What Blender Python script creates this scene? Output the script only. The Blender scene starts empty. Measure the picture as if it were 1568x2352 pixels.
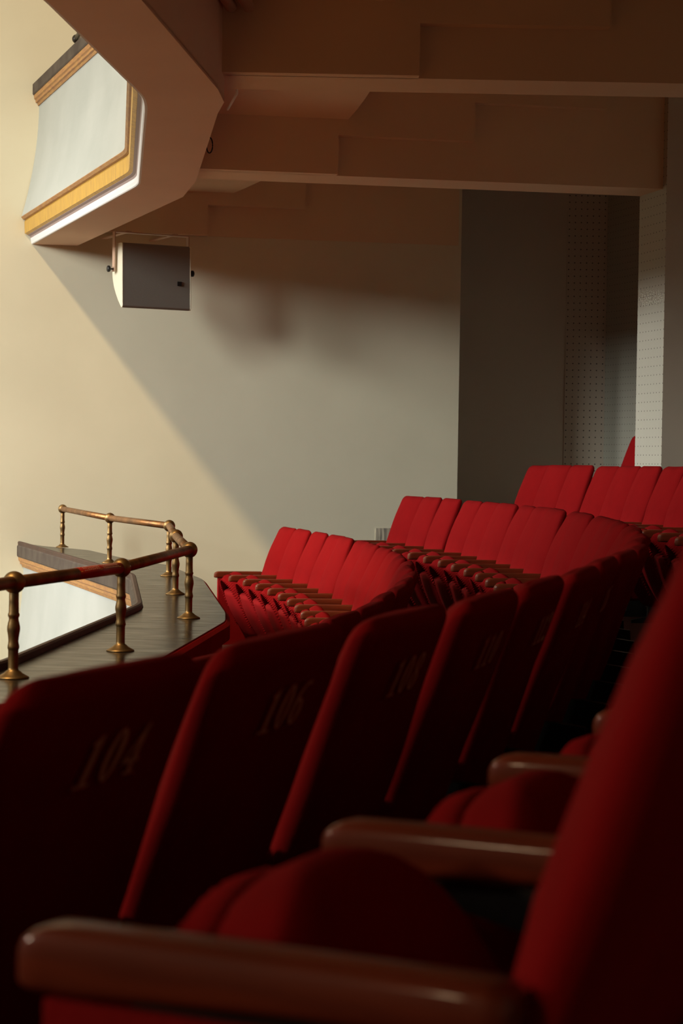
import bpy, bmesh, math, random
from mathutils import Vector, Matrix, noise

random.seed(7)
SC = bpy.context.scene
COL = SC.collection
CX, CY = -18.4576, 10.0953          # centre of the curved seating rows
PITCH = 0.512

# ------------------------------------------------------------------ helpers
def link(o, parent=None):
    COL.objects.link(o)
    if parent is not None:
        o.parent = parent
    return o

def mesh(name, verts, faces, smooth=False, uvs=None):
    me = bpy.data.meshes.new(name)
    me.from_pydata([tuple(v) for v in verts], [], faces)
    bm = bmesh.new(); bm.from_mesh(me)
    bmesh.ops.recalc_face_normals(bm, faces=bm.faces)
    bm.to_mesh(me); bm.free()
    if smooth:
        for p in me.polygons: p.use_smooth = True
    return me

def obj(name, me, mat, parent=None):
    o = bpy.data.objects.new(name, me)
    if mat is not None and not me.materials:
        me.materials.append(mat)
    return link(o, parent)

def empty(name, loc=(0, 0, 0), rz=0.0):
    o = bpy.data.objects.new(name, None)
    o.empty_display_size = 0.1
    o.location = loc; o.rotation_euler = (0, 0, rz)
    return link(o)

def tag(o, label, cat, group=None):
    o['label'] = label; o['category'] = cat
    if group: o['group'] = group
    return o

def struct(o, label=None, cat=None):
    o['kind'] = 'structure'
    if label: o['label'] = label
    if cat: o['category'] = cat
    return o

class MB:
    """collects verts and faces of one mesh"""
    def __init__(s): s.v = []; s.f = []
    def add(s, vs, fs):
        b = len(s.v); s.v += [tuple(v) for v in vs]; s.f += [tuple(b + i for i in f) for f in fs]
    def box(s, a, b):
        (x0, y0, z0), (x1, y1, z1) = a, b
        s.add([(x0,y0,z0),(x1,y0,z0),(x1,y1,z0),(x0,y1,z0),(x0,y0,z1),(x1,y0,z1),(x1,y1,z1),(x0,y1,z1)],
              [(0,3,2,1),(4,5,6,7),(0,1,5,4),(1,2,6,5),(2,3,7,6),(3,0,4,7)])
    def prism(s, poly, z0, z1):
        n = len(poly)
        s.add([(x, y, z0) for x, y in poly] + [(x, y, z1) for x, y in poly],
              [tuple(range(n))[::-1], tuple(range(n, 2*n))] + [(i, (i+1) % n, n+(i+1) % n, n+i) for i in range(n)])
    def loft(s, rings, cap=True, closed=True):
        n = len(rings[0]); b = len(s.v)
        for r in rings: s.v += [tuple(p) for p in r]
        for i in range(len(rings)-1):
            for j in range(n if closed else n-1):
                k = (j+1) % n
                s.f.append((b+i*n+j, b+i*n+k, b+(i+1)*n+k, b+(i+1)*n+j))
        if cap:
            s.f.append(tuple(b+j for j in range(n))[::-1])
            s.f.append(tuple(b+(len(rings)-1)*n+j for j in range(n)))
    def tube(s, pts, r, n=14, cap=True):
        pts = [Vector(p) for p in pts]; rings = []
        for i, p in enumerate(pts):
            d = (pts[min(i+1, len(pts)-1)] - pts[max(i-1, 0)]).normalized()
            a = d.cross(Vector((0, 0, 1)))
            if a.length < 1e-4: a = Vector((1, 0, 0))
            a.normalize(); c = d.cross(a)
            rr = r[i] if isinstance(r, (list, tuple)) else r
            rings.append([p + (a*math.cos(t) + c*math.sin(t))*rr for t in [2*math.pi*k/n for k in range(n)]])
        s.loft(rings, cap)
    def lathe(s, prof, c, n=24, axis='z'):
        rings = []
        for r, h in prof:
            ring = []
            for k in range(n):
                t = 2*math.pi*k/n
                p = (r*math.cos(t), r*math.sin(t), h)
                if axis == 'x': p = (p[2], p[0], p[1])
                ring.append((c[0]+p[0], c[1]+p[1], c[2]+p[2]))
            rings.append(ring)
        s.loft(rings)
    def me(s, name, smooth=False): return mesh(name, s.v, s.f, smooth)
    def build(s, name, mat, parent=None, smooth=False, bevel=0, segs=2, autosmooth=False):
        o = obj(name, s.me(name, smooth), mat, parent)
        if bevel: bev(o, bevel, segs)
        return o

def bev(o, w, segs=2):
    m = o.modifiers.new('bevel', 'BEVEL'); m.width = w; m.segments = segs; m.limit_method = 'ANGLE'
    m.angle_limit = math.radians(40); m.harden_normals = False
    return o

def fillet(path, r, n=5):
    out = [path[0]]
    for i in range(1, len(path)-1):
        p = Vector(path[i]); a = Vector(path[i-1])-p; b = Vector(path[i+1])-p
        d = min(r, a.length*.45, b.length*.45)
        p0 = p + a.normalized()*d; p1 = p + b.normalized()*d
        for k in range(n+1):
            t = k/n
            out.append(tuple(p0*(1-t)**2 + p*2*t*(1-t) + p1*t*t))
    out.append(path[-1])
    return out

def offset(path, d):
    """offset to the hall side (left of the walking direction)"""
    out = []; n = len(path)
    for i in range(n):
        p = Vector(path[i])
        a = (Vector(path[min(i+1, n-1)]) - p); b = (p - Vector(path[max(i-1, 0)]))
        if a.length < 1e-6: a = b
        if b.length < 1e-6: b = a
        a.normalize(); b.normalize()
        na = Vector((-a.y, a.x)); nb = Vector((-b.y, b.x))
        m = (na+nb).normalized()
        out.append(tuple(p + m*(d/max(.5, m.dot(na)))))
    return out

def sweep(path, section):
    mb = MB()
    cols = [(offset(path, o), z) for o, z in section]
    rings = [[(c[i][0], c[i][1], z) for c, z in cols] for i in range(len(path))]
    mb.loft(rings)
    return mb

# ------------------------------------------------------------------ materials
def mat(name, color, rough=.6, metal=0, coat=0, coat_rough=.1, sheen=0, spec=.5,
        var=None, vscale=8, vdetail=4, stretch=(1, 1, 1), bump=0, bscale=80, rough_var=0):
    m = bpy.data.materials.new(name); m.use_nodes = True
    nt = m.node_tree; N = nt.nodes; L = nt.links
    b = N['Principled BSDF']
    b.inputs['Base Color'].default_value = (*color, 1)
    b.inputs['Roughness'].default_value = rough
    b.inputs['Metallic'].default_value = metal
    b.inputs['Coat Weight'].default_value = coat
    b.inputs['Coat Roughness'].default_value = coat_rough
    b.inputs['Sheen Weight'].default_value = sheen
    b.inputs['Specular IOR Level'].default_value = spec
    tc = N.new('ShaderNodeTexCoord'); mp = N.new('ShaderNodeMapping')
    mp.inputs['Scale'].default_value = stretch
    L.new(tc.outputs['Object'], mp.inputs['Vector'])
    if var is not None:
        t = N.new('ShaderNodeTexNoise'); t.inputs['Scale'].default_value = vscale; t.inputs['Detail'].default_value = vdetail
        L.new(mp.outputs[0], t.inputs['Vector'])
        r = N.new('ShaderNodeMapRange'); r.inputs[1].default_value = .35; r.inputs[2].default_value = .68
        L.new(t.outputs['Fac'], r.inputs[0])
        x = N.new('ShaderNodeMix'); x.data_type = 'RGBA'
        x.inputs[6].default_value = (*color, 1); x.inputs[7].default_value = (*var, 1)
        L.new(r.outputs[0], x.inputs[0]); L.new(x.outputs[2], b.inputs['Base Color'])
        if rough_var:
            q = N.new('ShaderNodeMapRange'); q.inputs[3].default_value = rough; q.inputs[4].default_value = rough+rough_var
            L.new(t.outputs['Fac'], q.inputs[0]); L.new(q.outputs[0], b.inputs['Roughness'])
    if bump:
        t2 = N.new('ShaderNodeTexNoise'); t2.inputs['Scale'].default_value = bscale; t2.inputs['Detail'].default_value = 3
        L.new(mp.outputs[0], t2.inputs['Vector'])
        bp = N.new('ShaderNodeBump'); bp.inputs['Strength'].default_value = bump; bp.inputs['Distance'].default_value = .01
        L.new(t2.outputs['Fac'], bp.inputs['Height']); L.new(bp.outputs[0], b.inputs['Normal'])
    return m

def perforated(name, color, su, sv, rad):
    """painted board with rows of small drilled holes, laid out by UV in metres"""
    m = mat(name, color, .7, bump=.05, bscale=30)
    nt = m.node_tree; N = nt.nodes; L = nt.links; b = N['Principled BSDF']
    uv = N.new('ShaderNodeUVMap')
    sep = N.new('ShaderNodeSeparateXYZ'); L.new(uv.outputs[0], sep.inputs[0])
    outs = []
    for ax, s in ((0, su), (1, sv)):
        d = N.new('ShaderNodeMath'); d.operation = 'DIVIDE'; d.inputs[1].default_value = s; L.new(sep.outputs[ax], d.inputs[0])
        fr = N.new('ShaderNodeMath'); fr.operation = 'FRACT'; L.new(d.outputs[0], fr.inputs[0])
        c = N.new('ShaderNodeMath'); c.operation = 'SUBTRACT'; c.inputs[1].default_value = .5; L.new(fr.outputs[0], c.inputs[0])
        e = N.new('ShaderNodeMath'); e.operation = 'MULTIPLY'; e.inputs[1].default_value = s; L.new(c.outputs[0], e.inputs[0])
        q = N.new('ShaderNodeMath'); q.operation = 'POWER'; q.inputs[1].default_value = 2; L.new(e.outputs[0], q.inputs[0])
        outs.append(q)
    a = N.new('ShaderNodeMath'); a.operation = 'ADD'; L.new(outs[0].outputs[0], a.inputs[0]); L.new(outs[1].outputs[0], a.inputs[1])
    lt = N.new('ShaderNodeMath'); lt.operation = 'LESS_THAN'; lt.inputs[1].default_value = rad*rad; L.new(a.outputs[0], lt.inputs[0])
    x = N.new('ShaderNodeMix'); x.data_type = 'RGBA'
    x.inputs[6].default_value = (*color, 1); x.inputs[7].default_value = (.05, .04, .035, 1)
    L.new(lt.outputs[0], x.inputs[0]); L.new(x.outputs[2], b.inputs['Base Color'])
    return m

M = dict(
    fabric=mat('red_fabric', (.235, .006, .007), .95, sheen=0, var=(.20, .005, .006), vscale=5, bump=.25, bscale=420, spec=.04),
    panel=mat('red_seat_pan', (.26, .006, .008), .8, var=(.21, .005, .006), vscale=4, bump=.2, bscale=200, spec=.08),
    wood=mat('lacquered_armrest_wood', (.17, .028, .008), .5, spec=.18, coat=.30, coat_rough=.09, var=(.11, .018, .006), vscale=6, stretch=(1, 9, 9)),
    steel=mat('black_steel', (.012, .012, .013), .45, metal=.3, bump=.05),
    number=mat('gold_print', (.72, .50, .32), .6, var=(.6, .4, .25), vscale=30),
    brass=mat('aged_brass', (.36, .22, .09), .36, metal=1, var=(.15, .10, .05), vscale=22, vdetail=6, rough_var=.25),
    bronze=mat('dark_bronze', (.05, .045, .04), .4, metal=.8),
    rail=mat('worn_brass_tube', (.34, .16, .06), .36, metal=1, var=(.17, .09, .045), vscale=9, vdetail=6, rough_var=.25),
    tape=mat('red_tape', (.42, .02, .012), .4),
    tapetext=mat('tape_print', (.8, .55, .42), .5),
    tapemark=mat('tape_yellow', (.8, .42, .03), .5),
    ledge=mat('dark_ledge_stone', (.026, .019, .015), .09, var=(.014, .010, .008), vscale=6, vdetail=8, stretch=(.8, 2.6, 1), spec=.10, rough_var=.26),
    edge=mat('dull_dark_ledge_edge', (.075, .058, .048), .6, var=(.035, .022, .02), vscale=6, vdetail=6, spec=.3),
    rim=mat('dark_red_brown_rim', (.055, .024, .018), .5, var=(.035, .014, .012), vscale=9, spec=.3),
    white=mat('white_panel_paint', (.39, .42, .415), .6, var=(.335, .365, .36), vscale=1.6, vdetail=6, bump=.04, bscale=12),
    lip=mat('white_lip_paint', (.74, .73, .74), .6),
    cove=mat('mauve_cove_paint', (.30, .22, .21), .6),
    gold=mat('gold_leaf_band', (.62, .38, .06), .42, metal=.35, var=(.45, .25, .05), vscale=14, stretch=(3, 3, .4), bump=.25, bscale=50),
    brown=mat('brown_moulding', (.30, .13, .05), .5, var=(.42, .22, .06), vscale=10, stretch=(1, 1, 6)),
    plaster=mat('cream_plaster', (.71, .67, .52), .8, var=(.65, .61, .47), vscale=.9, vdetail=8, bump=.12, bscale=4),
    soffit=mat('soffit_paint', (.74, .53, .39), .8, var=(.70, .49, .36), vscale=1.2, bump=.05, bscale=20),
    ceil=mat('ceiling_paint', (.74, .57, .39), .85, var=(.70, .53, .36), vscale=1, bump=.05, bscale=15),
    grey=mat('grey_recess_paint', (.62, .56, .47), .85, var=(.58, .52, .44), vscale=1.2),
    floor=mat('dark_red_carpet', (.10, .02, .015), .95, var=(.07, .014, .011), vscale=20, bump=.3, bscale=300),
    stalls=mat('stalls_floor', (.82, .42, .20), .7, var=(.76, .37, .17), vscale=1.5),
    cab=mat('grey_cabinet', (.20, .185, .165), .6, bump=.1, bscale=200),  # cabinet colour darkened to stand for the shade on its face
    cabfront=mat('cream_cabinet_edge', (.74, .70, .56), .5),  # same cabinet, paler colour standing for light on its sides
    yoke=mat('painted_yoke', (.55, .36, .26), .55),
    pipe=mat('painted_pipe', (.5, .36, .25), .5),
    cement=mat('grey_cement', (.20, .18, .15), .9, var=(.62, .56, .43), vscale=11, vdetail=2, stretch=(3.5, 3.5, .45)),
    perf=perforated('perforated_board_fine', (.41, .40, .34), .05, .061, .0045),
    perf2=perforated('perforated_board_coarse', (.55, .48, .40), .055, .062, .006),
)

# ------------------------------------------------------------------ theatre seat (local: x = away from the stage, y = along the row)
def sup(t, a, b, n):
    c, s = math.cos(t), math.sin(t)
    return (a*math.copysign(abs(c)**(2/n), c), b*math.copysign(abs(s)**(2/n), s))

def lean(z):  # rear face of the backrest
    return .045 + .18*(z-.46)/.52

def backrest_mesh(seed):
    mb = MB(); rings = []
    zs = [.455, .462, .475, .52, .58, .64, .70, .76, .82, .87, .90, .922, .938, .950, .959, .965, .968]
    H = .968
    for z in zs:
        w = .235; th = .031
        if z > .90:
            k = (z-.90)/(H-.90); w = .235-.046*(1-math.sqrt(max(0, 1-k**2.6)))
        if z > .94:
            k = (z-.94)/(H-.94); th = .031*max(.25, math.sqrt(max(0, 1-k*k)))
        if z < .475: th *= .75+.25*(z-.455)/.02; w -= .01*(.475-z)/.02
        cx = lean(z) - .031
        ring = []
        for k in range(44):
            x, y = sup(2*math.pi*k/44, th, w, 3.4)
            if x < 0: x -= .048*(1-abs(y/w)**2.0)*max(0, math.sin(math.pi*min(1, max(0, (z-.44)/.56))))**.7
            p = Vector((cx+x, y, z))
            nz = noise.noise(p*7 + Vector((seed*13.1, 0, seed*3)))*.007 + noise.noise(Vector((p.x*9, p.y*9, p.z*3)) + Vector((0, seed*7.7, 0)))*.006
            edge = max(0, (z-.8)/.18)*max(0, abs(y)/w-.6)
            p += Vector((nz*.9, nz*.5*(1 if y > 0 else -1), nz*edge*3.0))
            ring.append(p)
        rings.append(ring)
    mb.loft(rings)
    return mb.me('backrest', True)

EU = Vector((-.440, 0, .898)); ET = Vector((.898, 0, .440)); P0 = Vector((-.105, 0, .19))
def half_w(u):
    if u < .17: return .236
    k = min(1, (u-.17)/.275)
    return .236*math.sqrt(max(0, 1-k**2.3))
def sp(u, y, t): return P0 + EU*u + Vector((0, y, 0)) + ET*t

def cushion_mesh(seed):
    mb = MB(); rings = []
    us = [.02, .035, .06, .10, .15, .20, .25, .30, .34, .37, .395, .415, .43, .439, .4435]
    for u in us:
        w = max(half_w(u), .018)
        e = .5*(1 if u > .05 else (u/.05)**.5)
        th = .125*(.82+.18*math.sin(math.pi*min(1, u/.42)))*(1 if u < .40 else max(.35, math.sqrt(max(0, 1-((u-.40)/.046)**2))))
        if u < .05: th *= .8
        ring = []
        for k in range(32):
            t, y = sup(2*math.pi*k/32, th*.5, w, 4.5)
            p = sp(u, y, .062+t)
            p += ET*(noise.noise(p*8+Vector((seed*5, 0, 0)))*.006)
            ring.append(p)
        rings.append(ring)
    mb.loft(rings)
    return mb.me('seat_cushion', True)

def pan_mesh():
    mb = MB(); rings = []
    for i in range(15):
        u = -.05 + .375*i/14
        w = max(.975*half_w(u+.035 if u > .2 else u), .02)*(1 if u > .08 else .90+.10*(u+.05)/.13)
        d = -.044-.022*math.sin(math.pi*min(1, max(0, (u+.05)/.43)))
        ring = []
        for k in range(13):
            a = -1+2*k/12
            ring.append(sp(u, w*a, d*(1-a**4*.8)))
        for k in range(13):
            a = 1-2*k/12
            ring.append(sp(u, w*a, .012))
        rings.append(ring)
    mb.loft(rings)
    return mb.me('seat_pan', True)

def ruffle_mesh(seed):
    rnd = random.Random(seed)
    pts = []
    n = 320
    for i in range(n+1):
        s = -1+2*i/n
        ang = s*math.pi*.5
        # walk round the D-shaped outline
        if abs(s) > .72:
            u = .17-(abs(s)-.72)/.28*.14; y = math.copysign(.236, s)
        else:
            a = s/.72*math.pi/2
            u = .17+.275*max(0, math.cos(a))**(2/2.3); y = .236*math.copysign(abs(math.sin(a))**(2/2.0), a)
        pts.append((u, y))
    mb = MB(); rings = []
    ph = 0
    for i, (u, y) in enumerate(pts):
        ph += rnd.uniform(.75, 1.35)
        wv = math.sin(ph*1.0); wd = 1 if abs(s) < .45 else max(.25, 1-2.2*(abs(s)-.45))
        inw = Vector((0.2-u, 0-y)); inw.normalize()
        def q(d, t):
            return sp(u+inw.x*d, y+inw.y*d, t)
        rings.append([q(.006, .040), q(-.003-.001*wv, .018), q(-.004-.002*wv, -.006), q(.008+.001*wv, -.028-.006*wv),
                      q((.040+.002*wv)*wd, -.042-.009*wv), q((.076+.002*wv)*wd, -.040-.006*wv), q(.06*wd, -.01), q(.016, .02)])
    mb.loft(rings)
    return mb.me('ruffle', True)

def arm_mesh():
    mb = MB(); rings = []
    for x, s, dz in ((-.340, .35, -.010), (-.338, .55, -.007), (-.333, .74, -.004), (-.325, .88, -.002), (-.312, .97, 0), (-.29, 1, 0), (-.1, 1, 0), (.0, .97, 0), (.034, .95, 0), (.046, .86, -.001), (.052, .7, -.003)):
        ring = []
        for k in range(24):
            y, z = sup(2*math.pi*k/24, .025*min(1, s+.1), .022*s, 4)
            ring.append((x, y, .588+dz+z - (.008 if x < -.27 else 0)*(1 if z < 0 else 0)))
        rings.append(ring)
    mb.loft(rings)
    return mb.me('armrest', True)

def plate(poly, y0, y1, name):
    mb = MB(); n = len(poly)
    mb.add([(x, y0, z) for x, z in poly]+[(x, y1, z) for x, z in poly],
           [tuple(range(n)), tuple(range(n, 2*n))[::-1]]+[(i, n+i, n+(i+1) % n, (i+1) % n) for i in range(n)])
    return mb.me(name)

STD = [(-.16, 0), (.16, 0), (.16, .02), (.07, .04), (.045, .25), (.10, .36), (.17, .46), (.165, .55), (.09, .56), (-.24, .56), (-.245, .545), (-.05, .50), (-.03, .42), (-.045, .25), (-.06, .04), (-.16, .02)]
backs = [backrest_mesh(s) for s in range(5)]
cushions = [cushion_mesh(s) for s in range(2)]
ruffles = [ruffle_mesh(s) for s in range(3)]
pan = pan_mesh(); arm = arm_mesh()
std = plate(STD, -.012, .012, 'standard')
endp = plate([(-.31, .03), (.055, .03), (.055, .557), (-.31, .557)], -.022, .022, 'end_panel')
for me_ in backs + cushions + ruffles: me_.materials.append(M['fabric'])
pan.materials.append(M['panel']); arm.materials.append(M['wood']); std.materials.append(M['steel']); endp.materials.append(M['panel'])

# digits: bold slanted figures with serifs, unit height
def digit_polys(ch):
    P = []
    def ell(cx, cy, a, b, ia, ib, n=28, a0=0, a1=2*math.pi):
        for k in range(n):
            t0 = a0+(a1-a0)*k/n; t1 = a0+(a1-a0)*(k+1)/n
            P.append([(cx+a*math.cos(t0), cy+b*math.sin(t0)), (cx+a*math.cos(t1), cy+b*math.sin(t1)),
                      (cx+ia*math.cos(t1), cy+ib*math.sin(t1)), (cx+ia*math.cos(t0), cy+ib*math.sin(t0))])
    if ch == '1':
        P.append([(.20, .05), (.38, .05), (.38, 1.0), (.20, .86)])
        P.append([(.05, .80), (.20, .80), (.20, .86), (.38, 1.0), (.30, 1.0)][:4])
        P.append([(.02, 0), (.56, 0), (.56, .06), (.02, .06)])
    elif ch == '0':
        ell(.29, .5, .27, .5, .10, .43)
    elif ch == '4':
        P.append([(.33, .05), (.48, .05), (.48, 1.0), (.33, .82)])
        P.append([(.0, .27), (.10, .27), (.48, 1.0), (.40, .98)])
        P.append([(.0, .23), (.58, .23), (.58, .33), (.03, .33)])
        P.append([(.22, 0), (.58, 0), (.58, .06), (.22, .06)])
    elif ch == '6':
        ell(.29, .30, .27, .30, .10, .24)
        ell(.50, .36, .48, .62, .33, .55, 14, math.radians(95), math.radians(185))
        P.append([(.40, .93), (.56, .86), (.58, .98), (.46, 1.0)])
    elif ch == '8':
        ell(.29, .26, .27, .26, .10, .20)
        ell(.29, .74, .24, .26, .09, .20)
    elif ch == '2':
        ell(.28, .72, .25, .28, .10, .22, 16, math.radians(-35), math.radians(190))
        P.append([(.03, .05), (.15, .10), (.50, .58), (.38, .52)])
        P.append([(.0, 0), (.55, 0), (.58, .16), (.04, .12)])
    elif ch == '5' or ch == '3':
        ell(.26, .30, .28, .30, .10, .23, 18, math.radians(-160), math.radians(110))
        P.append([(.10, .48), (.18, .52), (.20, 1.0), (.10, 1.0)])
        P.append([(.10, .86), (.52, .86), (.56, 1.0), (.10, 1.0)])
    return P

def number_mesh(txt):
    vs = []; fs = []
    hgt = .067; adv = .72
    total = adv*len(txt)
    a = math.atan2(.18, .52)
    base = Vector((lean(.897), 0, .897)); down = Vector((-math.sin(a), 0, -math.cos(a))); out = Vector((math.cos(a), 0, -math.sin(a)))
    for i, ch in enumerate(txt):
        for poly in digit_polys(ch):
            b = len(vs)
            for x, y in poly:
                X = (x + adv*i - total/2 + .05 + .26*(y-.5))*hgt*1.16
                p = base + down*(hgt*(1-y)) + Vector((0, X, 0)) + out*.0065
                vs.append(p)
            fs.append(tuple(range(b, len(vs))))
    me_ = bpy.data.meshes.new('seat_number'); me_.from_pydata([tuple(v) for v in vs], [], fs)
    me_.materials.append(M['number'])
    return me_

def child(name, me_, parent, loc=(0, 0, 0), rot=(0, 0, 0)):
    o = bpy.data.objects.new(name, me_); link(o, parent); o.location = loc; o.rotation_euler = rot
    return o

ORD = ['', 'first', 'second', 'third', 'fourth', 'fifth', 'sixth', 'seventh', 'eighth', 'ninth', 'tenth', 'eleventh', 'twelfth', 'thirteenth',
       'fourteenth', 'fifteenth', 'sixteenth', 'seventeenth', 'eighteenth', 'nineteenth', 'twentieth', 'twenty-first', 'twenty-second',
       'twenty-third', 'twenty-fourth', 'twenty-fifth', 'twenty-sixth', 'twenty-seventh', 'twenty-eighth', 'twenty-ninth', 'thirtieth']

def make_seat(r, th, z, label, group, number=None, far_arm=False, near_panel=False, far_panel=False, steady=False):
    rnd = random.Random(int(r*100)*1000+int(th*10000))
    o = empty('theatre_seat', (CX+r*math.cos(th), CY+r*math.sin(th), z), th + rnd.uniform(-.006, .006))
    tag(o, label, 'theatre seat', group)
    jit = (0, rnd.uniform(-.022, .018), rnd.uniform(-.032, .032))
    b = child('backrest', rnd.choice(backs), o, (0, rnd.uniform(-.003, .003), 0), (0, .012, 0) if steady else ((0, jit[1]*.4, .034+jit[2]*.3) if number else jit))
    if number:
        child('seat_number', number_mesh(number), b)['label'] = 'seat number %s printed on the back' % number
    fl = rnd.uniform(-.03, .035)
    c = child('seat_cushion', rnd.choice(cushions), o, (0, 0, 0), (0, fl*.6, 0))
    child('ruffle', rnd.choice(ruffles), c)['label'] = 'gathered elastic edge of the red cover'
    child('seat_pan', pan, c)
    child('armrest', arm, o, (0, -PITCH/2, 0))['label'] = 'glossy brown wooden armrest'
    s = child('standard', std, o, (0, -PITCH/2, 0)); s['label'] = 'black steel support'
    if far_arm:
        child('armrest', arm, o, (0, PITCH/2, 0))['label'] = 'glossy brown wooden armrest'
        child('standard', std, o, (0, PITCH/2, 0))['label'] = 'black steel support'
    if near_panel: child('end_panel', endp, o, (0, -PITCH/2-.002, 0))
    if far_panel: child('end_panel', endp, o, (0, PITCH/2+.002, 0))
    return o

Z1, Z2, Z3, Z4 = -.493-.98, -.2344-.98, .0243-.98, .283-.98
R1, R2, R3, R4 = 18.620, 19.584, 20.515, 21.48

def row(R, Z, t_near, t_far, n, maker, group, numbers=None, near_panel=True, far_panel=True, steady0=False):
    d = (t_far-t_near)/n
    for i in range(n):
        make_seat(R-(.017 if steady0 and i == 0 else 0), t_near+(i+.5)*d, Z, maker(i, n), group, numbers(i) if numbers else None,
                  far_arm=(i == n-1), near_panel=(near_panel and i == 0), far_panel=(far_panel and i == n-1), steady=(steady0 and i == 0))

def lab1(i, n):
    k = n-i
    return 'red seat in the front row by the ledge, %s from the far wall end' % ORD[k]
def lab2(i, n):
    no = 102+2*i
    if i < 7:
        return 'red theatre seat with pale number %d printed on its back, second row' % no
    return 'red seat in the second row, %s from the far wall end' % ORD[n-i]
def lab3(i, n):
    if i == 0:
        return 'nearest red theatre seat at the aisle end, its wooden armrest in the foreground'
    if i < 12:
        return 'red seat in the closest row, %s from the foreground aisle end' % ORD[i+1]
    return 'red seat in the third row, %s from the far wall end' % ORD[n-i]
def lab4(i, n):
    return 'red seat in the top row behind the perforated pillar, %s from the far end' % ORD[n-i]

row(R1, Z1, .3005-24*.52/18.61, .3005, 24, lab1, 'theatre seats of the front row')
dth2 = (.2885+.3902)/26
row(R2, Z2, -.3902-2*dth2, .2885, 28, lab2, 'theatre seats of the second row', lambda i: str(102+2*i) if 1 <= i <= 7 else None)
row(R3, Z3, -.4412, .2738, 29, lab3, 'theatre seats of the third row', steady0=True)
row(R4, Z4, .282-2*PITCH/21.48, .282, 2, lab4, 'theatre seats of the top row')

# ------------------------------------------------------------------ the tiered floor
WALL = [(-16.0, 13.79), (1.0, 17.10)]
def wall_y(x): return WALL[0][1]+(x-WALL[0][0])*(WALL[1][1]-WALL[0][1])/(WALL[1][0]-WALL[0][0])
def ymax(x):
    return wall_y(x)-.001 if x < 1.0 else 18.299

def arc_pts(r, t0=-.80, n=60, tmax=.42):
    out = []
    for i in range(n+1):
        t = t0+(tmax-t0)*i/n
        x, y = CX+r*math.cos(t), CY+r*math.sin(t)
        out.append((x, min(y, ymax(x))))
    return out

mb = MB()
edges = [(17.2, None), (R1+.47, Z1), (R2+.47, Z2), (R3+.47, Z3), (22.4, Z4)]
for k in range(1, 5):
    a = arc_pts(edges[k-1][0]); b = arc_pts(edges[k][0]); z = edges[k][1]
    n = len(a)
    rings = [[(a[i][0], a[i][1], z-.6), (a[i][0], a[i][1], z), (b[i][0], b[i][1], z), (b[i][0], b[i][1], z-.6)] for i in range(n)]
    mb.loft(rings)
struct(mb.build('floor', M['floor']))

# ------------------------------------------------------------------ walls
def wall_obj(name, a, b, z0, z1, th, m, uv=False, nsub=1):
    """upright slab from a to b; its visible face lies on the line, thickness goes to the left of a->b"""
    a = Vector(a); b = Vector(b); d = (b-a).normalized(); nrm = Vector((-d.y, d.x))*th
    mb = MB(); mb.prism([tuple(a), tuple(b), tuple(b+nrm), tuple(a+nrm)], z0, z1)
    me_ = mb.me(name)
    if uv:
        l = me_.uv_layers.new(name='UVMap')
        for p in me_.polygons:
            for li in p.loop_indices:
                v = me_.vertices[me_.loops[li].vertex_index].co
                l.data[li].uv = ((Vector((v.x, v.y))-a).dot(d)+.011, v.z)
    return struct(obj(name, me_, m))

wall_obj('wall_side', WALL[0], WALL[1], -7.0, 9.0, .25, M['plaster'])
wall_obj('wall_return', (1.0, 17.10), (1.0, 18.3), -2.2, 4.0, .25, M['grey'])
wall_obj('wall_recess', (0.8, 18.3), (2.05, 18.3), -2.2, 4.0, .2, M['grey'])
wall_obj('wall_recess_panel', (2.05, 18.29), (2.46, 18.29), -2.2, 4.0, .2, M['perf2'], uv=True)
rear = [(CX+22.42*math.cos(t), CY+22.42*math.sin(t)) for t in [.3733, .29, .20, .10, 0, -.1, -.2, -.3, -.42, -.55, -.68]]
for i in range(len(rear)-1):
    wall_obj('wall_rear', rear[i], rear[i+1], -2.2, 4.6, .2, M['perf'] if i < 2 else M['grey'], uv=True)
# unseen stalls floor far below, put in bright to bounce warm light onto the soffit
mb = MB(); mb.box((-30, -12, -6.6), (-3.2, 13.5, -6.4))
struct(mb.build('floor_stalls', M['stalls']))

# pillar with perforated face at the end of the second beam
pn, pf = Vector((2.165, 13.385)), Vector((2.050, 13.825))
e = (pf-pn).normalized(); out = Vector((-e.y, e.x))*-1
if out.x < 0: out = -out
wp = [pn, pf, pf+out*.62, pn+out*.62]
mb = MB(); mb.prism([tuple(p) for p in wp], Z4-.5, 3.2)
me_ = mb.me('pillar'); l = me_.uv_layers.new(name='UVMap')
for p in me_.polygons:
    for li in p.loop_indices:
        v = me_.vertices[me_.loops[li].vertex_index].co
        q = Vector((v.x, v.y))-pn
        l.data[li].uv = (q.dot(e)+.02 if abs(p.normal.dot(Vector((out.x, out.y, 0)))) > .5 else .011, v.z)
me_.materials.append(M['perf']); me_.materials.append(M['grey'])
for p in me_.polygons: p.material_index = 0 if abs(p.normal.dot(Vector((out.x, out.y, 0)))) > .5 else 1
struct(obj('pillar', me_, None), 'square pillar with rows of small drilled holes behind the third row', 'pillar')

# ------------------------------------------------------------------ stepped ceiling, beams
STEP = [17.5, 18.65, 19.55, 20.45, 21.4, 22.5]
TZ = [2.26, 2.51, 2.76, 3.01, 3.26]
mb = MB()
for k in range(5):
    a = arc_pts(STEP[k]); b = arc_pts(STEP[k+1]+.04); z = TZ[k]
    rings = [[(a[i][0], a[i][1], z+.35), (a[i][0], a[i][1], z), (b[i][0], b[i][1], z), (b[i][0], b[i][1], z+.35)] for i in range(len(a))]
    mb.loft(rings)
struct(mb.build('ceiling', M['ceil']))

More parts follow.
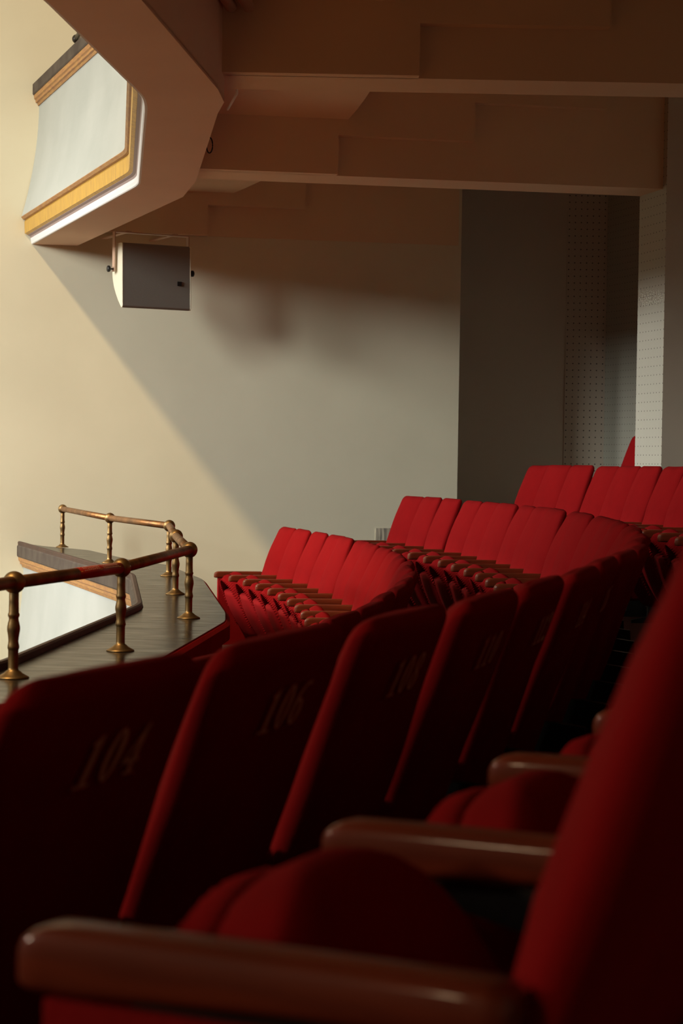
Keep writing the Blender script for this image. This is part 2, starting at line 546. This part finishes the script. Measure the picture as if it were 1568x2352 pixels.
def beam(a, b, w, zb, steps, label):
    """deep beam with its near bottom edge from a to b; stepped side stringer on the near face"""
    a = Vector(a); b = Vector(b); d = (b-a).normalized(); nrm = Vector((-d.y, d.x))
    if nrm.y < 0: nrm = -nrm
    root = empty('beam', (a.x, a.y, zb)); struct(root, label, 'beam')
    off = Vector((a.x, a.y, zb))
    def block(p, q, n0, n1, z0, z1, name):
        m = MB(); m.prism([tuple(p+nrm*n0-a), tuple(q+nrm*n0-a), tuple(q+nrm*n1-a), tuple(p+nrm*n1-a)], z0-zb, z1-zb)
        return m.build(name, M['ceil'], root)
    block(a, b, .075, w, zb, 2.75 if b.x < 2.4 else 2.75, 'beam_web')
    xs = [a.x]+list(steps)
    for i in range(len(steps)):
        p = a + d*((xs[i]-a.x)/d.x); q = a + d*((xs[i+1]-a.x)/d.x)
        block(p, q, 0, .085, zb+.0+.255*i, 2.7, 'stringer')
    p = a + d*((xs[-1]-a.x)/d.x)
    block(p, b, 0, .085, zb+.255*len(steps), 2.74, 'stringer')
    return root

beam((-.62, 9.655), (3.2, 9.72), .44, 1.9, [.347, 1.276, 2.2], 'nearest painted concrete ceiling beam running to the balcony front')
beam((-1.05, 12.82), (2.163, 13.37), .46, 1.9, [-.057, .845, 1.746], 'second painted ceiling beam ending at the perforated pillar')
beam((-2.05, 16.42), (.99, 17.012), .085, 1.9, [-1.158, -.346, .50], 'painted ceiling beam along the top of the side wall')

# ------------------------------------------------------------------ balcony fronts
UP_OUT = [(-4.9, -1.2), (-2.9, 2.0), (-1.55, 5.2), (-1.186, 7.69), (-1.031, 9.392), (-1.005, 9.72), (-1.020, 9.98), (-1.344, 12.787), (-2.60, 16.395)]
UP_IN = [(-4.5, -1.4), (-2.5, 1.8), (-1.12, 5.1), (-.803, 7.665), (-.622, 9.468), (-.612, 9.80), (-.663, 10.115), (-.955, 12.549), (-1.1, 13.32), (-2.235, 16.46)]
LO_OUT = [(-4.9, -1.2), (-2.85, 2.0), (-1.45, 5.0), (-1.154, 6.70), (-.994, 9.15), (-.977, 9.50), (-1.270, 11.95), (-2.685, 16.385)]

def front(name, path, zs, label, loc):
    """moulded balcony front; zs = height of its top"""
    root = empty(name, loc); struct(root, label, 'balcony front')
    path = fillet(path, .14)
    P = [(x-loc[0], y-loc[1]) for x, y in path]
    z = zs-loc[2]
    def strip(nm, sec, m, smooth=False):
        o = sweep(P, [(a, z+b) for a, b in sec]).build(nm, m, root, smooth)
        return o
    strip('ledge_edge', [(-.03, -.10), (.004, -.10), (.010, -.09), (.010, -.012), (0, 0), (-.03, 0)], M['edge'])
    strip('moulding', [(-.28, -.185), (-.035, -.185), (-.030, -.165), (-.016, -.160), (-.014, -.140), (-.004, -.132), (-.002, -.112), (.0, -.100), (-.28, -.100)], M['brown'])
    pan_sec = [(-.29, -.19)]
    n = 10
    for i in range(n+1):
        t = i/n
        pan_sec.append((-.045 + .135*t**1.9, -.185-.925*t))
    pan_sec += [(-.29, -1.11)]
    strip('white_panel', pan_sec, M['white'])
    strip('cap_moulding', [(-.29, -1.135), (.062, -1.135), (.078, -1.130), (.092, -1.112), (.092, -1.108), (-.29, -1.108)], M['brown'])
    strip('gold_band', [(-.29, -1.255), (.040, -1.255), (.062, -1.245), (.066, -1.15), (.06, -1.135), (-.29, -1.135)], M['gold'])
    strip('cove', [(-.29, -1.28), (.012, -1.28), (.018, -1.266), (.038, -1.258), (.038, -1.254), (-.29, -1.254)], M['cove'])
    strip('lip', [(-.27, -1.33), (.0, -1.33), (.006, -1.324), (.012, -1.30), (.012, -1.28), (-.27, -1.28)], M['lip'])
    return root

up = front('upper_balcony_front', UP_OUT, 3.11, 'white panelled front of the upper balcony with gold band and brown mouldings', (-1.0, 9.7, 1.78))
lo = front('lower_balcony_front', LO_OUT, -.715, 'white panelled front of the lower balcony below the dark ledge', (-.977, 9.5, -2.04))

# broad painted soffit beam under the upper balcony front
def between(outer, inner, z0, z1):
    def res(path, n=90):
        path = [Vector(p) for p in path]; L = [0]
        for i in range(len(path)-1): L.append(L[-1]+(path[i+1]-path[i]).length)
        return path, L
    poly = list(outer)+list(reversed(inner))
    mb = MB(); mb.prism(poly, z0, z1); return mb
core = between(offset(fillet(UP_OUT, .14), -.012), UP_IN, 1.779-1.78, 1.80-1.78)
core2 = between(offset(fillet(UP_OUT, .14), -.20), UP_IN, 1.79-1.78, 3.0-1.78)
core.add(core2.v, core2.f)
core.v = [(x+1.0, y-9.7, z) for x, y, z in core.v]
cm = core.build('soffit_beam', M['soffit'], up)
cm['label'] = 'wide brownish painted underside'

# ledge of the lower balcony: dark polished top
LEDGE_IN = [(-4.4, -1.5), (-2.4, 1.7), (-.98, 4.85), (-.69, 6.6), (-.585, 7.93), (-.515, 8.85), (-.545, 9.35), (-.839, 11.97), (-1.19, 13.55), (-1.52, 14.2), (-2.0, 15.6), (-2.42, 16.15), (-2.55, 16.40)]
o2 = offset(fillet(LO_OUT, .14), -.02)
core = between(o2, fillet(LEDGE_IN, .1), -.80+2.04, -.7155+2.04)
core.v = [(x+.977, y-9.5, z) for x, y, z in core.v]
core.build('ledge_top', M['ledge'], lo)['label'] = 'dark polished ledge top'
# raised outer rim
P = [(x+.977, y-9.5) for x, y in fillet(LO_OUT, .14)]
sweep(P, [(-.026, 1.32), (.002, 1.32), (.004, 1.346), (-.003, 1.353), (-.020, 1.353), (-.026, 1.346)]).build('ledge_rim', M['rim'], lo)
# inner red upholstered parapet
o3 = fillet(LEDGE_IN[:11], .1); o4 = offset(o3, .10)
core = between(o4, offset(o3, .012), Z1-.3+2.04, -.80+2.04)
core.v = [(x+.977, y-9.5, z) for x, y, z in core.v]
core.build('parapet', M['panel'], lo)['label'] = 'dark red inner face of the parapet'
P = [(x+.977, y-9.5) for x, y in o3]
sweep(P, [(-.022, -.80+2.04), (.01, -.80+2.04), (.01, -.722+2.04), (-.008, -.722+2.04), (-.022, -.735+2.04)]).build('red_trim', M['fabric'], lo)

# ------------------------------------------------------------------ brass railing
POSTS = [(-1.062, 6.41), (-.821, 7.376), (-.689, 8.964), (-.885, 10.566), (-1.068, 12.238), (-1.607, 13.683), (-2.265, 16.01)]
POSTS = [(-1.95, 3.6), (-1.40, 4.95)] + POSTS
LZ = -.715; HB = .312
rail = empty('brass_railing', (POSTS[0][0], POSTS[0][1], LZ))
tag(rail, 'aged brass railing with turned posts and ball joints along the dark ledge', 'railing')
PROF = [(.053, 0), (.052, .004), (.044, .008), (.030, .016), (.024, .022), (.0175, .026), (.0165, .034), (.0165, .090), (.0175, .094), (.0192, .097), (.0192, .104),
        (.0178, .110), (.0160, .120), (.0180, .138), (.0212, .156), (.0212, .166), (.0185, .180), (.0158, .192), (.0165, .198), (.0190, .202), (.0190, .209), (.0168, .213), (.0160, .25), (.0160, .29)]
mb = MB(); mb.lathe(PROF, (0, 0, 0)); post_me = mb.me('post', True); post_me.materials.append(M['brass'])
mb = MB(); mb.lathe([(max(.001, .037*math.sin(math.pi*k/16)), -.037*math.cos(math.pi*k/16)) for k in range(17)], (0, 0, HB)); ball_me = mb.me('ball_joint', True); ball_me.materials.append(M['brass'])
for x, y in POSTS:
    p = child('post', post_me, rail, (x-POSTS[0][0], y-POSTS[0][1], 0))
    child('ball_joint', ball_me, p)
tp = None
for i in range(len(POSTS)-1):
    a = Vector((POSTS[i][0]-POSTS[0][0], POSTS[i][1]-POSTS[0][1], HB)); b = Vector((POSTS[i+1][0]-POSTS[0][0], POSTS[i+1][1]-POSTS[0][1], HB))
    mb = MB(); mb.tube([a, b], .0215, 20); t_ = mb.build('handrail', M['rail'], rail, True)
    if i == 2: tp = (a, b, t_)
# red warning tape wrapped round the handrail just before the second visible post
a, b, tr = tp; L_ = (b-a).length; d = (b-a).normalized(); side = d.cross(Vector((0, 0, 1))).normalized(); upv = side.cross(d)
def tape_pt(s, ang, r): return a+d*s+(side*math.cos(ang)+upv*math.sin(ang))*r
s0, s1 = L_-.46, L_-.025
mb = MB()
mb.loft([[tape_pt(s, 2*math.pi*k/24, .0221) for k in range(24)] for s in (s0, s1)])
ta = mb.build('warning_tape', M['tape'], tr, True); ta['label'] = 'red tape with yellow bars and pale lettering'
tm = MB(); tt = MB()
def patch(m, sa, sb, aa, ab, slant=0):
    m.add([tape_pt(sa+slant, aa, .0226), tape_pt(sb+slant, aa, .0226), tape_pt(sb, ab, .0226), tape_pt(sa, ab, .0226)], [(0, 1, 2, 3)])
rnd = random.Random(3)
A0, A1 = .38, 1.35
def glyphs(sa, sb, n):
    w = (sb-sa)/n
    for k in range(n):
        g0 = sa+k*w+w*.1; g1 = sa+(k+1)*w-w*.1
        for q in range(3):
            x = g0+(g1-g0)*(.12+.36*q); patch(tt, x, x+.0022, A0+rnd.uniform(0, .25), A1-rnd.uniform(0, .25))
        for q in range(3):
            y = A0+(A1-A0)*(.12+.36*q)+rnd.uniform(-.06, .06); patch(tt, g0, g1, y, y+.09)
for s in (s0+.015, s0+.205, s1-.04):
    patch(tm, s, s+.015, A0, A1, -.01)
glyphs(s0+.035, s0+.195, 8); glyphs(s0+.225, s1-.05, 10)
tm.build('tape_bar', M['tapemark'], tr); tt.build('tape_lettering', M['tapetext'], tr)

# a ball of the upper railing shows above the upper ledge
ur = empty('upper_railing', (-1.40, 12.80, 3.11))
tag(ur, 'dark metal railing on top of the upper balcony ledge', 'railing')
dark_post = post_me.copy(); dark_post.materials.clear(); dark_post.materials.append(M['bronze'])  # same post shape as the lower railing, in a darker metal colour
dark_ball = ball_me.copy(); dark_ball.materials.clear(); dark_ball.materials.append(M['bronze'])
UPO = [(-1.607, 13.683), (-2.215, 16.13)]
for x, y in UPO:
    p = child('post', dark_post, ur, (x+1.40, y-12.80, 0)); child('ball_joint', dark_ball, p)
mb = MB(); mb.tube([(UPO[0][0]+1.4, UPO[0][1]-12.8, HB), (UPO[1][0]+1.4, UPO[1][1]-12.8, HB)], .0215, 16); mb.build('handrail', M['bronze'], ur, True)

# ------------------------------------------------------------------ loudspeaker on its yoke
sp_o = empty('loudspeaker', (-1.575, 16.02, 1.605), math.radians(26))
tag(sp_o, 'grey wall loudspeaker hanging in a bracket below the beam on the side wall', 'loudspeaker')
W = .295
prof = []   # y (depth, away from the viewer positive), z
n = 14
zt, zb_ = .135, -.385
back = [(-.13, zt-.012), (-.118, zt), (-.03, zt+.004)]
for i in range(n+1):
    t = i/n
    back.append((-.03*(1-t)-.125*t + .17*math.sin(math.pi*min(1, .04+.96*t))**.9, zt+.004-(zt+.004-zb_)*t))
back += [(-.135, zb_), (-.150, zb_+.012)]
mb = MB()
mb.loft([[(x, y, z) for y, z in back] for x in (-W+.008, W-.008)])
mb.build('cabinet', M['cab'], sp_o, bevel=.006)
for s in (-1, 1):
    mb = MB(); mb.loft([[(x, y*1.01, z) for y, z in back] for x in (s*(W-.010), s*W)]); mb.build('side_cheek', M['cabfront'], sp_o, bevel=.004)
mb = MB(); mb.box((.175, -.152, -.19), (.209, -.141, -.155)); mb.build('input_plate', M['steel'], sp_o)
mb = MB(); mb.box((-W-.022, -.035, .225), (W+.022, .035, .233))
for s in (-1, 1):
    mb.box((s*(W+.022)-.004, -.028, -.09), (s*(W+.022)+.004, .028, .229))
mb.build('yoke', M['yoke'], sp_o, bevel=.002)
for s in (-1, 1):
    mb = MB(); mb.lathe([(.006, 0), (.006, .03), (.022, .032), (.026, .038), (.026, .05), (.02, .055)], (0, 0, 0), 16, 'x')
    if s < 0: mb.v = [(-x, y, z) for x, y, z in mb.v]
    mb.v = [(x+s*(W+.022), y, z-.07) for x, y, z in mb.v]
    mb.build('knob', M['steel'], sp_o, True)
    mb = MB(); mb.lathe([(.018, -.02), (.018, -.004), (.012, -.002)], (0, 0, 0), 16, 'x')
for x in (-.2, .2):
    mb = MB(); mb.box((x-.02, -.03, .233), (x+.02, .60, .241)); mb.build('hanger', M['yoke'], sp_o)

# ------------------------------------------------------------------ small fixtures
def wall_pt(px_x, z, out=.0):
    return (px_x, wall_y(px_x)-out, z)
mb = MB()
x0, x1 = .295, .56
d = Vector((1, (WALL[1][1]-WALL[0][1])/(WALL[1][0]-WALL[0][0]))).normalized(); nn = Vector((d.y, -d.x))
for q in (0,):
    A = Vector((x0, wall_y(x0))); B = Vector((x1, wall_y(x1)))
    mb.prism([tuple(A+nn*.006), tuple(B+nn*.006), tuple(B-nn*.002), tuple(A-nn*.002)], -.80, -.55)
tag(mb.build('wall_patch', M['cement']), 'grey streaked cement patch low on the plaster wall between the seat rows', 'wall patch')
mb = MB()
A = Vector((x0-.005, wall_y(x0-.005))); B = Vector((x1, wall_y(x1)))

for k, (p, q, lb) in enumerate((((-.64, 8.95, 2.215), (-.57, 9.62, 2.205), 'painted conduit pipe under the ceiling, left of the pair'), ((-.55, 9.0, 2.215), (-.485, 9.62, 2.205), 'painted conduit pipe under the ceiling, right of the pair'))):
    p = Vector(p); q = Vector(q); dd = (q-p).normalized()
    mb = MB(); mb.tube([p, q-dd*.02, q-dd*.006, q], [.03, .03, .024, .008], 16)
    tag(mb.build('conduit_pipe', M['pipe'], None, True), lb, 'pipe', 'conduit pipes at the top')
mb = MB(); mb.tube([(-.575, 10.2, 2.0), (-.575, 10.25, 1.905), (-.66, 10.9, 1.94)], .007, 8)
tag(mb.build('thin_conduit', M['lip'], None, True), 'thin pale conduit behind the nearest beam at the balcony soffit', 'pipe')
mb = MB()
c = Vector((-.815, 11.55, 1.845))
mb.tube([c+Vector((.012+.018*math.sin(t), .0, .045*math.cos(t))) for t in [k*2*math.pi/20 for k in range(20)]], .004, 8)
tag(mb.build('wire_loop', M['steel'], None, True), 'small black loop of wire hanging at the soffit edge', 'wire')

# ------------------------------------------------------------------ light
def area(name, loc, target, size, power, color, shape='DISK', sy=None):
    l = bpy.data.lights.new(name, 'AREA'); l.shape = shape; l.size = size
    if sy: l.size_y = sy
    l.energy = power; l.color = color
    o = bpy.data.objects.new(name, l); link(o); o.location = loc
    o.rotation_euler = (Vector(target)-Vector(loc)).to_track_quat('-Z', 'Y').to_euler()
    return o
area('house_lamp', (-8.2, 2.0, 14.5), (-2.0, 15.5, 0), .9, 2000, (1, .72, .37))
sl = area('side_lamp', (-8.5, 11.6, 3.1), (-2.6, 16.2, -.2), 1.3, 76, (1, .99, .92))
sl.data.spread = math.radians(80)
gl = area('gallery_lamp', (-16.0, 1.0, 6.3), (0, 15.5, -.2), 2.5, 310, (.96, 1, .91), 'RECTANGLE', 5.6)
gl.data.spread = math.radians(68)
bl = area('boom_lamp', (-12.0, 13.6, 3.5), (.4, 13.6, -1.5), 1.2, 78, (1, .97, .9))
bl.data.spread = math.radians(46)
wl = area('wash_lamp', (-16.0, 4.5, 4.8), (0, 2.6, -.5), 1.5, 40, (1, .80, .60))
wl.data.spread = math.radians(42)
al = area('aisle_lamp', (-7.5, -6.5, 2.3), (.4, 2.4, -.35), 1.0, 8, (1, .66, .38))  # added fill to brighten the near seat edges, no such lamp stands there
al.data.spread = math.radians(44)

w = bpy.data.worlds.new('hall'); SC.world = w; w.use_nodes = True
w.node_tree.nodes['Background'].inputs[0].default_value = (1, .92, .8, 1)
w.node_tree.nodes['Background'].inputs[1].default_value = .03

# ------------------------------------------------------------------ camera
FPX = 4526.0
cam = bpy.data.cameras.new('camera'); co = bpy.data.objects.new('camera', cam); link(co)
cam.sensor_fit = 'VERTICAL'; cam.sensor_height = 36; cam.sensor_width = 24
cam.lens = FPX/2352*36
co.location = (0, 0, 0)
pitch = math.atan((1176-1064.9)/FPX)
co.rotation_euler = (Matrix.Rotation(math.pi/2-pitch, 3, 'X') @ Matrix.Rotation(.0155, 3, 'Z')).to_euler()
cam.clip_start = .05
cam.dof.use_dof = True; cam.dof.focus_distance = 11.0; cam.dof.aperture_fstop = 7.0
SC.camera = co
SC.view_settings.view_transform = 'Standard'; SC.view_settings.look = 'None'
SC.view_settings.exposure = 0; SC.view_settings.gamma = 1; SC.view_settings.use_curve_mapping = False
SC.cycles.max_bounces = 8; SC.cycles.diffuse_bounces = 6
